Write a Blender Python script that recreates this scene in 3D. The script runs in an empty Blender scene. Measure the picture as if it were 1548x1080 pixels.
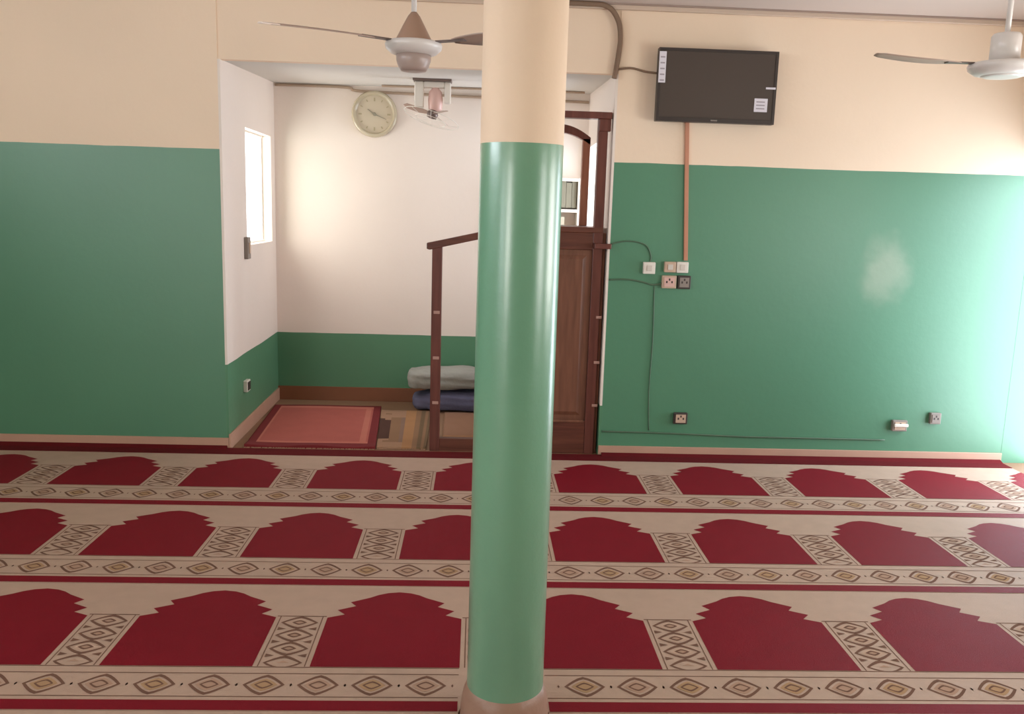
import bpy, bmesh, math, random
from mathutils import Vector, Matrix
random.seed(7)
PI = math.pi
SC = bpy.context.scene
COL = SC.collection

# ------------------------------------------------------------------ materials
def srgb(r, g, b):
    def f(c):
        c /= 255.0
        return c / 12.92 if c <= 0.04045 else ((c + 0.055) / 1.055) ** 2.4
    return (f(r), f(g), f(b), 1.0)

def mat(name, col, rough=0.6, var=0.06, scale=6.0, bump=0.0, bscale=80.0, metal=0.0, coat=0.0, stretch=(1, 1, 1), sheen=0.0, spec=0.5):
    m = bpy.data.materials.new(name); m.use_nodes = True
    nt = m.node_tree; N = nt.nodes; L = nt.links
    p = N['Principled BSDF']
    tc = N.new('ShaderNodeTexCoord'); mp = N.new('ShaderNodeMapping'); mp.inputs['Scale'].default_value = stretch
    L.new(tc.outputs['Object'], mp.inputs['Vector'])
    nz = N.new('ShaderNodeTexNoise'); nz.inputs['Scale'].default_value = scale; nz.inputs['Detail'].default_value = 5
    L.new(mp.outputs['Vector'], nz.inputs['Vector'])
    mx = N.new('ShaderNodeMix'); mx.data_type = 'RGBA'
    mx.inputs[6].default_value = [c * (1 - var) for c in col[:3]] + [1]
    mx.inputs[7].default_value = [min(1, c * (1 + var)) for c in col[:3]] + [1]
    L.new(nz.outputs['Fac'], mx.inputs[0]); L.new(mx.outputs[2], p.inputs['Base Color'])
    p.inputs['Roughness'].default_value = rough; p.inputs['Metallic'].default_value = metal
    p.inputs['Coat Weight'].default_value = coat; p.inputs['Coat Roughness'].default_value = 0.12
    p.inputs['Sheen Weight'].default_value = sheen
    p.inputs['Specular IOR Level'].default_value = spec
    if bump:
        n2 = N.new('ShaderNodeTexNoise'); n2.inputs['Scale'].default_value = bscale; n2.inputs['Detail'].default_value = 4
        L.new(mp.outputs['Vector'], n2.inputs['Vector'])
        b = N.new('ShaderNodeBump'); b.inputs['Strength'].default_value = bump; b.inputs['Distance'].default_value = 0.01
        L.new(n2.outputs['Fac'], b.inputs['Height']); L.new(b.outputs['Normal'], p.inputs['Normal'])
    return m

def wood(name, dark, light, rough=0.45, axis='Z', scale=1.0):
    m = bpy.data.materials.new(name); m.use_nodes = True
    nt = m.node_tree; N = nt.nodes; L = nt.links; p = N['Principled BSDF']
    tc = N.new('ShaderNodeTexCoord'); mp = N.new('ShaderNodeMapping')
    s = {'Z': (14, 14, 1.2), 'X': (1.2, 14, 14)}[axis]
    mp.inputs['Scale'].default_value = [c * scale for c in s]
    L.new(tc.outputs['Object'], mp.inputs['Vector'])
    nz = N.new('ShaderNodeTexNoise'); nz.inputs['Scale'].default_value = 2.2; nz.inputs['Detail'].default_value = 7; nz.inputs['Distortion'].default_value = 0.6
    L.new(mp.outputs['Vector'], nz.inputs['Vector'])
    cr = N.new('ShaderNodeValToRGB'); cr.color_ramp.elements[0].color = dark; cr.color_ramp.elements[1].color = light
    cr.color_ramp.elements[0].position = 0.3; cr.color_ramp.elements[1].position = 0.7
    L.new(nz.outputs['Fac'], cr.inputs[0]); L.new(cr.outputs[0], p.inputs['Base Color'])
    p.inputs['Roughness'].default_value = rough
    return m

def paint(name, low, high, split, low_rough, high_rough, low_coat=0.0, patch=None, coat_rough=0.3, coat_ior=1.5, grain=0.12):
    """oil paint below a straight line at height `split`, emulsion above it"""
    m = bpy.data.materials.new(name); m.use_nodes = True
    nt = m.node_tree; N = nt.nodes; L = nt.links; p = N['Principled BSDF']
    g = N.new('ShaderNodeNewGeometry'); sx = N.new('ShaderNodeSeparateXYZ'); L.new(g.outputs['Position'], sx.inputs[0])
    wn = N.new('ShaderNodeTexNoise'); wn.inputs['Scale'].default_value = 3.0; L.new(g.outputs['Position'], wn.inputs['Vector'])
    wm = N.new('ShaderNodeMath'); wm.operation = 'MULTIPLY_ADD'; wm.inputs[1].default_value = 0.012; wm.inputs[2].default_value = split - 0.006
    L.new(wn.outputs['Fac'], wm.inputs[0])
    gt = N.new('ShaderNodeMath'); gt.operation = 'GREATER_THAN'; L.new(sx.outputs['Z'], gt.inputs[0]); L.new(wm.outputs[0], gt.inputs[1])
    # soft mottling of the brushed paint
    nz = N.new('ShaderNodeTexNoise'); nz.inputs['Scale'].default_value = 1.6; nz.inputs['Detail'].default_value = 6; L.new(g.outputs['Position'], nz.inputs['Vector'])
    def vary(c, v):
        x = N.new('ShaderNodeMix'); x.data_type = 'RGBA'
        x.inputs[6].default_value = [k * (1 - v) for k in c[:3]] + [1]; x.inputs[7].default_value = [k * (1 + v) for k in c[:3]] + [1]
        L.new(nz.outputs['Fac'], x.inputs[0]); return x.outputs[2]
    p.inputs['Specular IOR Level'].default_value = 0.25
    lowc = vary(low, 0.10); highc = vary(high, 0.05)
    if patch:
        # a paler soft-edged patch in the green paint
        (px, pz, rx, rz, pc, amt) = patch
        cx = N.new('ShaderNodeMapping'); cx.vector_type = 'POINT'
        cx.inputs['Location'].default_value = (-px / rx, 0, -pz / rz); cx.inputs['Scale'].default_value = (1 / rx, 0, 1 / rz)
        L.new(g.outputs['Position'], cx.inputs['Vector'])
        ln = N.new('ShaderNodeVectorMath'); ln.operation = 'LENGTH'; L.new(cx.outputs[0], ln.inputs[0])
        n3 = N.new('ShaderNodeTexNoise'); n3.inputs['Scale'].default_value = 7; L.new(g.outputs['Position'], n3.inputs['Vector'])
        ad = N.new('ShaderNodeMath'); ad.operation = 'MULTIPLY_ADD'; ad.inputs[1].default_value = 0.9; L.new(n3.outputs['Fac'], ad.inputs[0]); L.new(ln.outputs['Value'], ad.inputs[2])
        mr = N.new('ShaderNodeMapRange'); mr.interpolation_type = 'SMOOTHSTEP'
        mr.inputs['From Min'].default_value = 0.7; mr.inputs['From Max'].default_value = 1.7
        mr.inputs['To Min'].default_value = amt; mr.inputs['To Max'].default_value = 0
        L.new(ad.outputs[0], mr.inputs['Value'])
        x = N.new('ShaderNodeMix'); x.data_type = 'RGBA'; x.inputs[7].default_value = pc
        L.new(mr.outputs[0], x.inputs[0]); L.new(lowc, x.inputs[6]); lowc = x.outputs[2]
    mx = N.new('ShaderNodeMix'); mx.data_type = 'RGBA'
    L.new(gt.outputs[0], mx.inputs[0]); L.new(lowc, mx.inputs[6]); L.new(highc, mx.inputs[7]); L.new(mx.outputs[2], p.inputs['Base Color'])
    mr2 = N.new('ShaderNodeMapRange'); mr2.inputs['To Min'].default_value = low_rough; mr2.inputs['To Max'].default_value = high_rough
    L.new(gt.outputs[0], mr2.inputs['Value']); L.new(mr2.outputs[0], p.inputs['Roughness'])
    if low_coat:
        mr3 = N.new('ShaderNodeMapRange'); mr3.inputs['To Min'].default_value = low_coat; mr3.inputs['To Max'].default_value = 0.0
        L.new(gt.outputs[0], mr3.inputs['Value']); L.new(mr3.outputs[0], p.inputs['Coat Weight']); p.inputs['Coat Roughness'].default_value = coat_rough; p.inputs['Coat IOR'].default_value = coat_ior
    nb = N.new('ShaderNodeTexNoise'); nb.inputs['Scale'].default_value = 22; nb.inputs['Detail'].default_value = 3; L.new(g.outputs['Position'], nb.inputs['Vector'])
    b = N.new('ShaderNodeBump'); b.inputs['Strength'].default_value = grain; b.inputs['Distance'].default_value = 0.01
    L.new(nb.outputs['Fac'], b.inputs['Height']); L.new(b.outputs['Normal'], p.inputs['Normal'])
    return m

GREEN = (0.070, 0.230, 0.128, 1); CREAM = (0.88, 0.71, 0.545, 1); WHITE = (0.84, 0.75, 0.68, 1)
M = {}
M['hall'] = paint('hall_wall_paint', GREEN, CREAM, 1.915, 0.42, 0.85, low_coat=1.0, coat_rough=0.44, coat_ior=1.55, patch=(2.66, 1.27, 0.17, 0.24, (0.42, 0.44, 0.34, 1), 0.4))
M['niche'] = paint('niche_wall_paint', (0.105, 0.26, 0.15, 1), WHITE, 0.56, 0.45, 0.85)
M['niche_r'] = paint('niche_right_paint', (0.105, 0.26, 0.15, 1), WHITE, 0.34, 0.45, 0.85)
M['pillar'] = paint('pillar_paint', (0.17, 0.37, 0.24, 1), (0.88, 0.68, 0.51, 1), 1.782, 0.34, 0.55, low_coat=1.0, coat_rough=0.27, coat_ior=1.6, grain=0.22)
M['plinth'] = mat('plinth_cement', srgb(158, 124, 106), 0.4, 0.10, 5, 0.2, 40)
M['ceiling'] = mat('ceiling_board', srgb(204, 190, 180), 0.8, 0.05, 2)
M['nicheceil'] = mat('niche_ceiling', srgb(214, 212, 206), 0.8, 0.04, 2)
M['cornice'] = mat('cornice_batten', srgb(205, 184, 165), 0.7, 0.05, 3)
M['skirt'] = mat('skirting_pink', srgb(190, 150, 128), 0.6, 0.10, 5)
M['skirtbrown'] = mat('skirting_brown', srgb(132, 82, 54), 0.6, 0.15, 5)
M['skirtgrey'] = mat('batten_grey', srgb(158, 138, 126), 0.7, 0.06, 4)
M['floor'] = mat('cement_floor', srgb(140, 108, 82), 0.7, 0.12, 4, 0.15, 30)
M['beige'] = mat('carpet_beige', srgb(192, 164, 146), 0.6, 0.10, 14, 0.35, 500, spec=0.3)
M['red'] = mat('carpet_red', srgb(128, 19, 36), 0.6, 0.10, 9, 0.35, 500, spec=0.14)
M['maroon'] = mat('carpet_maroon', srgb(98, 20, 26), 0.8, 0.10, 9, 0.35, 500, spec=0.15)
M['brown'] = mat('carpet_brown', srgb(118, 88, 74), 0.95, 0.12, 14, spec=0.15)
M['gold'] = mat('carpet_gold', srgb(178, 145, 112), 0.95, 0.10, 14, spec=0.15)
M['pinkc'] = mat('carpet_rose', srgb(180, 148, 128), 0.95, 0.10, 14, spec=0.15)
M['palec'] = mat('carpet_pale', srgb(194, 166, 147), 0.95, 0.06, 14, spec=0.15)
M['wood'] = wood('pulpit_wood', srgb(92, 52, 40), srgb(128, 78, 56), 0.38)
M['woodx'] = wood('pulpit_wood_rail', srgb(84, 44, 36), srgb(112, 66, 50), 0.38, 'X')
M['wooddark'] = wood('pulpit_wood_dark', srgb(90, 48, 42), srgb(114, 66, 56), 0.35)
M['woodpanel'] = wood('pulpit_panel', srgb(104, 66, 50), srgb(130, 86, 66), 0.40)
M['woodwarm'] = wood('pulpit_frame_warm', srgb(138, 84, 64), srgb(160, 104, 80), 0.4)
M['whiteplastic'] = mat('white_plastic', srgb(228, 222, 212), 0.4, 0.03)
M['creamplastic'] = mat('cream_plastic', srgb(196, 170, 148), 0.45, 0.04)
M['greyplastic'] = mat('grey_plastic', srgb(140, 130, 122), 0.5, 0.05)
M['darkplastic'] = mat('dark_plastic', srgb(62, 52, 48), 0.5, 0.06)
M['rocker'] = mat('rocker_plastic', srgb(208, 200, 190), 0.35, 0.03)
M['tvscreen'] = mat('tv_screen', srgb(74, 64, 58), 0.3, 0.05)
M['tvframe'] = mat('tv_frame', srgb(56, 48, 44), 0.4, 0.05)
M['paper'] = mat('paper_label', srgb(222, 218, 226), 0.7, 0.03)
M['paperink'] = mat('paper_bars', srgb(160, 152, 160), 0.7, 0.03)
M['cable'] = mat('cable_brown', srgb(128, 104, 84), 0.6, 0.15)
M['cablepale'] = mat('cable_pale', srgb(168, 146, 126), 0.6, 0.1)
M['cableblack'] = mat('cable_dark', srgb(70, 62, 52), 0.6, 0.1)
M['wiregreen'] = mat('wire_painted_green', srgb(80, 108, 85), 0.55, 0.1)
M['conduit'] = mat('conduit_salmon', srgb(192, 134, 106), 0.6, 0.08)
M['fanshade'] = mat('fan_enamel_shaded', srgb(168, 136, 116), 0.35, 0.05)  # backlit shade of the white enamel put into the cone's colour
M['fanwhite'] = mat('fan_enamel_white', srgb(222, 216, 212), 0.3, 0.03)
M['fanblade'] = mat('fan_blade', srgb(176, 152, 138), 0.4, 0.04)
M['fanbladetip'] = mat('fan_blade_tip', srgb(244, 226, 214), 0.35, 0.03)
M['fancupshade'] = mat('fan_cup_shaded', srgb(170, 150, 142), 0.35, 0.05)  # grey shade on the cup put into its base colour
M['pinkplastic'] = mat('pink_plastic', srgb(214, 176, 166), 0.4, 0.05)
M['studpink'] = mat('stud_pink', srgb(178, 140, 128), 0.5, 0.04)
M['steel'] = mat('dark_steel', srgb(110, 94, 88), 0.4, 0.06, metal=0.3)
M['clockrim'] = mat('clock_rim', srgb(194, 182, 156), 0.2, 0.05, coat=0.6)
M['clockdial'] = mat('clock_dial', srgb(204, 191, 168), 0.5, 0.05)
M['clockmark'] = mat('clock_marks', srgb(176, 164, 134), 0.6, 0.04)
M['clockhand'] = mat('clock_hands', srgb(150, 144, 126), 0.5, 0.04)
M['rugfield'] = mat('rug_rose_field', srgb(176, 92, 82), 0.95, 0.10, 8, 0.3, 300)
M['rugband'] = mat('rug_rose_band', srgb(190, 112, 96), 0.95, 0.08, 8)
M['rugedge'] = mat('rug_maroon_edge', srgb(118, 30, 34), 0.95, 0.10, 8)
M['fringe'] = mat('rug_fringe', srgb(160, 124, 98), 0.95, 0.10, 30)
M['matyellow'] = mat('mat_yellow', srgb(164, 120, 80), 0.95, 0.08, 8)
M['mattan'] = mat('mat_tan', srgb(138, 104, 76), 0.95, 0.08, 8)
M['matdark'] = mat('mat_dark', srgb(78, 46, 34), 0.95, 0.08, 8)
M['matolive'] = mat('mat_olive', srgb(110, 88, 62), 0.95, 0.08, 8)
M['matgrey'] = mat('mat_grey', srgb(132, 104, 88), 0.95, 0.08, 8)
M['tan'] = mat('tan_mat', srgb(146, 108, 84), 0.95, 0.08, 8, 0.2, 200)
M['quiltwhite'] = mat('blanket_white', srgb(150, 150, 142), 0.95, 0.12, 9, 0.5, 30)
M['quiltblue'] = mat('blanket_blue', srgb(96, 96, 120), 0.95, 0.14, 9, 0.5, 30)
M['shelf'] = mat('shelf_white', srgb(226, 216, 202), 0.5, 0.03)
M['bookgrey'] = mat('book_grey_green', srgb(128, 122, 104), 0.6, 0.12, 12)
M['bookpale'] = mat('book_pale', srgb(186, 176, 156), 0.6, 0.10, 12)
M['frame'] = mat('window_frame_white', srgb(230, 224, 216), 0.5, 0.03)

# ------------------------------------------------------------------ mesh helpers
def box(bm, x0, x1, y0, y1, z0, z1, mi=0):
    v = [bm.verts.new(p) for p in ((x0,y0,z0),(x1,y0,z0),(x1,y1,z0),(x0,y1,z0),(x0,y0,z1),(x1,y0,z1),(x1,y1,z1),(x0,y1,z1))]
    for f in ((0,3,2,1),(4,5,6,7),(0,1,5,4),(1,2,6,5),(2,3,7,6),(3,0,4,7)):
        bm.faces.new([v[i] for i in f]).material_index = mi

def prism(bm, pts, z0, z1, mi=0):
    """vertical prism on a plan polygon; z1 may be a function of (x,y)"""
    zt = z1 if callable(z1) else (lambda x, y: z1)
    zb = z0 if callable(z0) else (lambda x, y: z0)
    a = [bm.verts.new((x, y, zb(x, y))) for x, y in pts]; b = [bm.verts.new((x, y, zt(x, y))) for x, y in pts]
    n = len(pts)
    fs = [bm.faces.new(a[::-1]), bm.faces.new(b)]
    for i in range(n):
        fs.append(bm.faces.new((a[i], a[(i+1) % n], b[(i+1) % n], b[i])))
    for f in fs: f.material_index = mi

def prism_xz(bm, pts, y0, y1, mi=0):
    a = [bm.verts.new((x, y0, z)) for x, z in pts]; b = [bm.verts.new((x, y1, z)) for x, z in pts]
    n = len(pts); fs = [bm.faces.new(a), bm.faces.new(b[::-1])]
    for i in range(n):
        fs.append(bm.faces.new((b[i], b[(i+1) % n], a[(i+1) % n], a[i])))
    for f in fs: f.material_index = mi

def lathe(bm, prof, seg=48, c=(0, 0, 0), cap=True, mi=0):
    rings = []
    for r, z in prof:
        rings.append([bm.verts.new((c[0] + r*math.cos(2*PI*i/seg), c[1] + r*math.sin(2*PI*i/seg), c[2] + z)) for i in range(seg)])
    for a, b in zip(rings, rings[1:]):
        for i in range(seg):
            f = bm.faces.new((a[i], a[(i+1) % seg], b[(i+1) % seg], b[i])); f.smooth = True; f.material_index = mi
    if cap:
        bm.faces.new(rings[0][::-1]).material_index = mi; bm.faces.new(rings[-1]).material_index = mi

def tube(bm, path, r, seg=10, mi=0):
    path = [Vector(p) for p in path]; rings = []
    n = len(path)
    for i, p in enumerate(path):
        t = (path[min(i+1, n-1)] - path[max(i-1, 0)]).normalized()
        u = t.cross(Vector((0.13, 0.21, 0.97)))
        if u.length < 1e-3: u = t.cross(Vector((1, 0, 0)))
        u.normalize(); w = t.cross(u)
        rings.append([bm.verts.new(p + r*(math.cos(2*PI*k/seg)*u + math.sin(2*PI*k/seg)*w)) for k in range(seg)])
    for a, b in zip(rings, rings[1:]):
        for i in range(seg):
            f = bm.faces.new((a[i], a[(i+1) % seg], b[(i+1) % seg], b[i])); f.smooth = True; f.material_index = mi
    bm.faces.new(rings[0][::-1]).material_index = mi; bm.faces.new(rings[-1]).material_index = mi

def smoothpath(pts, n=8):
    pts = [Vector(p) for p in pts]; out = []
    P = [pts[0]] + pts + [pts[-1]]
    for i in range(1, len(P) - 2):
        for k in range(n):
            t = k / n
            a, b, c, d = P[i-1], P[i], P[i+1], P[i+2]
            out.append(0.5*((2*b) + (c-a)*t + (2*a-5*b+4*c-d)*t*t + (3*b-a-3*c+d)*t**3))
    out.append(pts[-1]); return out

def obj(name, bm, mats, parent=None, bevel=0.0, loc=None):
    bmesh.ops.recalc_face_normals(bm, faces=bm.faces)
    me = bpy.data.meshes.new(name); bm.to_mesh(me); bm.free()
    for m in (mats if isinstance(mats, (list, tuple)) else [mats]): me.materials.append(M[m])
    o = bpy.data.objects.new(name, me); COL.objects.link(o)
    if loc: o.location = loc
    if parent: o.parent = parent
    if bevel:
        b = o.modifiers.new('bevel', 'BEVEL'); b.width = bevel; b.segments = 2; b.limit_method = 'ANGLE'
    return o

def tag(o, label=None, cat=None, group=None, kind=None):
    if label: o['label'] = label
    if cat: o['category'] = cat
    if group: o['group'] = group
    if kind: o['kind'] = kind
    return o

def empty(name, loc, label, cat, group=None):
    o = bpy.data.objects.new(name, None); COL.objects.link(o); o.location = loc
    o.empty_display_size = 0.1
    return tag(o, label, cat, group)

def struct(name, bm, mats, parent=None, bevel=0.0):
    o = obj(name, bm, mats, parent, bevel)
    if not parent: o['kind'] = 'structure'
    return o

def NB(): return bmesh.new()

# ------------------------------------------------------------------ the room shell
D = 5.526            # hall side of the back wall
CZ = 2.86            # ceiling
XL, XR, YF = -4.4, 3.60, -2.2
NXL, NXR, NY = -1.585, 0.84, 7.02
nceil = lambda x, y: 2.45 + (y - D) * 0.047

b = NB(); box(b, XL-0.2, XR+0.2, YF-0.2, 7.3, -0.1, 0.0); struct('floor', b, 'floor')
b = NB(); box(b, XL-0.2, XR+0.2, YF-0.2, D+0.3, CZ, CZ+0.1); struct('ceiling', b, 'ceiling')

# back wall: left panel (stands 12 mm proud), lintel over the niche, right panel
b = NB()
box(b, XL, -1.60, D-0.004, D+0.06, 0, CZ)
box(b, -1.60, 0.855, D+0.004, D+0.06, 2.45, CZ)
box(b, 0.855, XR, D, D+0.06, 0, CZ)
struct('wall_back', b, 'hall')

# niche: left reveal wall with its window opening
WY0, WY1, WZ0, WZ1 = 6.10, 6.88, 1.30, 2.10
def nx(y): return NXL - (y - D) * 0.0134
def nxr(y): return NXR + (y - D) * 0.02
TH = 0.10
b = NB()
def left_piece(y0, y1, z0, z1):
    prism(b, [(nx(y0), y0), (nx(y1), y1), (nx(y1)-TH, y1), (nx(y0)-TH, y0)], z0, z1)
prism(b, [(NXL, D-0.003), (nx(D+0.07), D+0.07), (-1.60, D+0.07), (-1.60, D-0.003)], 0, 2.45)
left_piece(D+0.06, WY0, 0, 2.6); left_piece(WY1, NY+0.1, 0, 2.6); left_piece(WY0, WY1, 0, WZ0); left_piece(WY0, WY1, WZ1, 2.6)
struct('wall_niche_left', b, 'niche')
b = NB()
def right_piece(y0, y1, z0, z1):
    prism(b, [(nxr(y0), y0), (nxr(y0)+TH, y0), (nxr(y1)+TH, y1), (nxr(y1), y1)], z0, z1)
prism(b, [(NXR, D-0.002), (0.855, D-0.002), (0.857, D+0.07), (nxr(D+0.07), D+0.07)], 0, 2.45)
right_piece(D+0.06, WY0, 0, 2.6); right_piece(WY1, NY+0.1, 0, 2.6); right_piece(WY0, WY1, 0, WZ0); right_piece(WY0, WY1, WZ1, 2.6)
struct('wall_niche_right', b, 'niche_r')
b = NB(); box(b, -1.75, 1.0, NY, NY+0.1, 0, 2.7); struct('wall_niche_back', b, 'niche')
b = NB(); prism(b, [(-1.75, D+0.01), (1.0, D+0.01), (1.0, NY+0.05), (-1.75, NY+0.05)], nceil, lambda x, y: nceil(x, y) + 0.08)
struct('ceiling_niche', b, 'nicheceil')

def opening_wall(name, axis, pos, thick, u0, u1, holes, m):
    """wall in the plane axis=pos with rectangular openings (a0,a1,z0,z1)"""
    b = NB()
    def put(a0, a1, z0, z1):
        if a1 - a0 < 1e-4 or z1 - z0 < 1e-4: return
        lo, hi = min(pos, pos+thick), max(pos, pos+thick)
        if axis == 'x': box(b, lo, hi, a0, a1, z0, z1)
        else: box(b, a0, a1, lo, hi, z0, z1)
    a = u0
    for (a0, a1, z0, z1) in sorted(holes):
        put(a, a0, 0, CZ); put(a0, a1, 0, z0); put(a0, a1, z1, CZ); a = a1
    put(a, u1, 0, CZ)
    return struct(name, b, m)

R_OPEN = [(4.45, D-0.001, 0.0, 2.02), (2.10, 3.50, 0.90, 2.05), (-0.2, 1.2, 0.90, 2.05)]
L_OPEN = [(-2.05, -0.65, 0.90, 2.05), (0.4, 3.0, 2.25, 2.72)]  # second, high opening is added to light the upper back wall
F_OPEN = [(-3.7, -2.3, 0.90, 2.05)]
opening_wall('wall_right', 'x', XR, 0.18, YF, D+0.06, R_OPEN, 'hall')
opening_wall('wall_left', 'x', XL, -0.18, YF, D+0.06, L_OPEN, 'hall')
opening_wall('wall_front', 'y', YF, -0.18, XL-0.18, XR+0.18, F_OPEN, 'hall')

# linings of the openings
def lining(name, axis, pos, thick, a0, a1, z0, z1, t=0.04, mull=True, sill=True):
    b = NB(); lo, hi = min(pos, pos+thick), max(pos, pos+thick)
    def put(p, q, r, s):
        if axis == 'x': box(b, lo, hi, p, q, r, s)
        else: box(b, p, q, lo, hi, r, s)
    put(a0, a0+t, z0, z1); put(a1-t, a1, z0, z1); put(a0+t, a1-t, z1-t, z1)
    if sill: put(a0+t, a1-t, z0, z0+t)
    if mull: put((a0+a1)/2-0.015, (a0+a1)/2+0.015, z0+t, z1-t)
    return struct(name, b, 'frame')
n = 3
for (a0, a1, z0, z1) in R_OPEN[1:]: lining('window_%d' % n, 'x', XR+0.08, 0.05, a0, a1, z0, z1); n += 1
for (a0, a1, z0, z1) in L_OPEN: lining('window_%d' % n, 'x', XL-0.13, 0.05, a0, a1, z0, z1); n += 1
for (a0, a1, z0, z1) in F_OPEN: lining('window_%d' % n, 'y', YF-0.13, 0.05, a0, a1, z0, z1); n += 1
a0, a1, z0, z1 = R_OPEN[0]
lining('door_1', 'x', XR+0.10, 0.06, a0, a1+0.055, z0, z1, 0.05, False, False)
# niche windows: slim white frame at the outer face
for k, (name, f, s) in enumerate((('window_1', nx, -1), ('window_2', nxr, 1))):
    b = NB()
    def strip(y0, y1, z0, z1):
        x0, x1 = f(y0) + s*(TH-0.03), f(y0) + s*TH
        box(b, min(x0, x1), max(x0, x1), y0, y1, z0, z1)
    t = 0.012
    strip(WY0, WY0+t, WZ0, WZ1); strip(WY1-t, WY1, WZ0, WZ1); strip(WY0+t, WY1-t, WZ0, WZ0+t); strip(WY0+t, WY1-t, WZ1-t, WZ1)
    struct(name, b, 'frame')

# skirtings and cornice
b = NB(); box(b, XL, NXL-0.001, D-0.016, D-0.004, 0.0, 0.075); struct('baseboard_back_left', b, 'skirt', bevel=0.003)
b = NB(); box(b, NXR+0.001, XR, D-0.014, D, 0.0, 0.07); struct('baseboard_back_right', b, 'skirt', bevel=0.003)
b = NB(); prism(b, [(nx(D), D-0.016), (nx(D)+0.014, D-0.016), (nx(NY)+0.014, NY-0.014), (nx(NY), NY-0.014)], 0, 0.10)
struct('baseboard_niche_left', b, 'skirt', bevel=0.003)
b = NB(); box(b, nx(NY), nxr(NY), NY-0.014, NY, 0, 0.115); struct('baseboard_niche_back', b, 'skirtbrown', bevel=0.003)
b = NB(); box(b, XL, XR, D-0.03, D-0.004, CZ-0.035, CZ); struct('trim_1', b, 'cornice', bevel=0.004)
b = NB(); box(b, -0.02, XR, D-0.042, D-0.028, CZ-0.010, CZ); struct('trim_2', b, 'skirtgrey')

# ------------------------------------------------------------------ pillar
PX, PY = 0.122, 2.50
t = tag(empty('pillar', (PX, PY, 0), 'round pillar painted glossy green below and cream above, standing in the foreground', 'pillar'), kind='thing')
b = NB(); lathe(b, [(0.119, 0.12), (0.120, 0.128), (0.119, 0.8), (0.118, 1.7), (0.118, CZ)], 96); obj('shaft', b, 'pillar', t)
b = NB(); lathe(b, [(0.141, 0.0), (0.138, 0.06), (0.131, 0.105), (0.121, 0.128), (0.119, 0.13)], 96); obj('plinth', b, 'plinth', t)

# ------------------------------------------------------------------ prayer carpets
CT = 0.008                                   # pile height
UNIT, PW = 0.72, 0.50
CXL, CXR = XL + 0.01, XR - 0.01
def poly(bm, pts, z, mi):
    f = bm.faces.new([bm.verts.new((x, y, z)) for x, y in pts]); f.material_index = mi
    if f.normal.z < 0: f.normal_flip()
    f.normal_update()
    if f.normal.z < 0: f.normal_flip()

def ring(bm, outer, inner, z, mi):
    a = [bm.verts.new((x, y, z)) for x, y in outer]; c = [bm.verts.new((x, y, z)) for x, y in inner]
    n = len(a)
    for i in range(n):
        f = bm.faces.new((a[i], a[(i+1) % n], c[(i+1) % n], c[i])); f.material_index = mi
        f.normal_update()
        if f.normal.z < 0: f.normal_flip()

def lens(cx, cy, hx, hy, n=8, pw=1.4):
    top = []; bot = []
    for i in range(n + 1):
        u = -1 + 2 * i / n
        h = (1 - abs(u) ** pw)
        top.append((cx + u * hx, cy + h * hy)); bot.append((cx + u * hx, cy - h * hy))
    return bot + top[::-1][1:-1]

ARCH = [(-.25,0),(.25,0),(.25,.365),(.19,.393),(.222,.43),(.157,.466),(.182,.50),(.112,.543),(.080,.570),(.045,.588),(0,.597),
        (-.045,.588),(-.080,.570),(-.112,.543),(-.182,.50),(-.157,.466),(-.222,.43),(-.19,.393),(-.25,.365)]

def notch(y_edge, side):
    """arc points round the pillar foot along the carpet edge at y_edge, left to right"""
    r = 0.148; pts = []
    dy = y_edge - PY
    hx = math.sqrt(r*r - dy*dy)
    a0 = math.atan2(dy, -hx); a1 = math.atan2(dy, hx)
    if side > 0 and a0 < a1: a0 += 2*PI
    if side < 0 and a1 < a0 - 0: a1 = a1
    if side < 0:
        a0 = a0 if a0 < 0 else a0 - 2*PI
        # sweep from left through -90 deg to right
        a1 = a1 if a1 > a0 else a1 + 2*PI
    for i in range(15):
        a = a0 + (a1 - a0) * i / 14
        pts.append((PX + r*math.cos(a), PY + r*math.sin(a)))
    return pts

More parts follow.
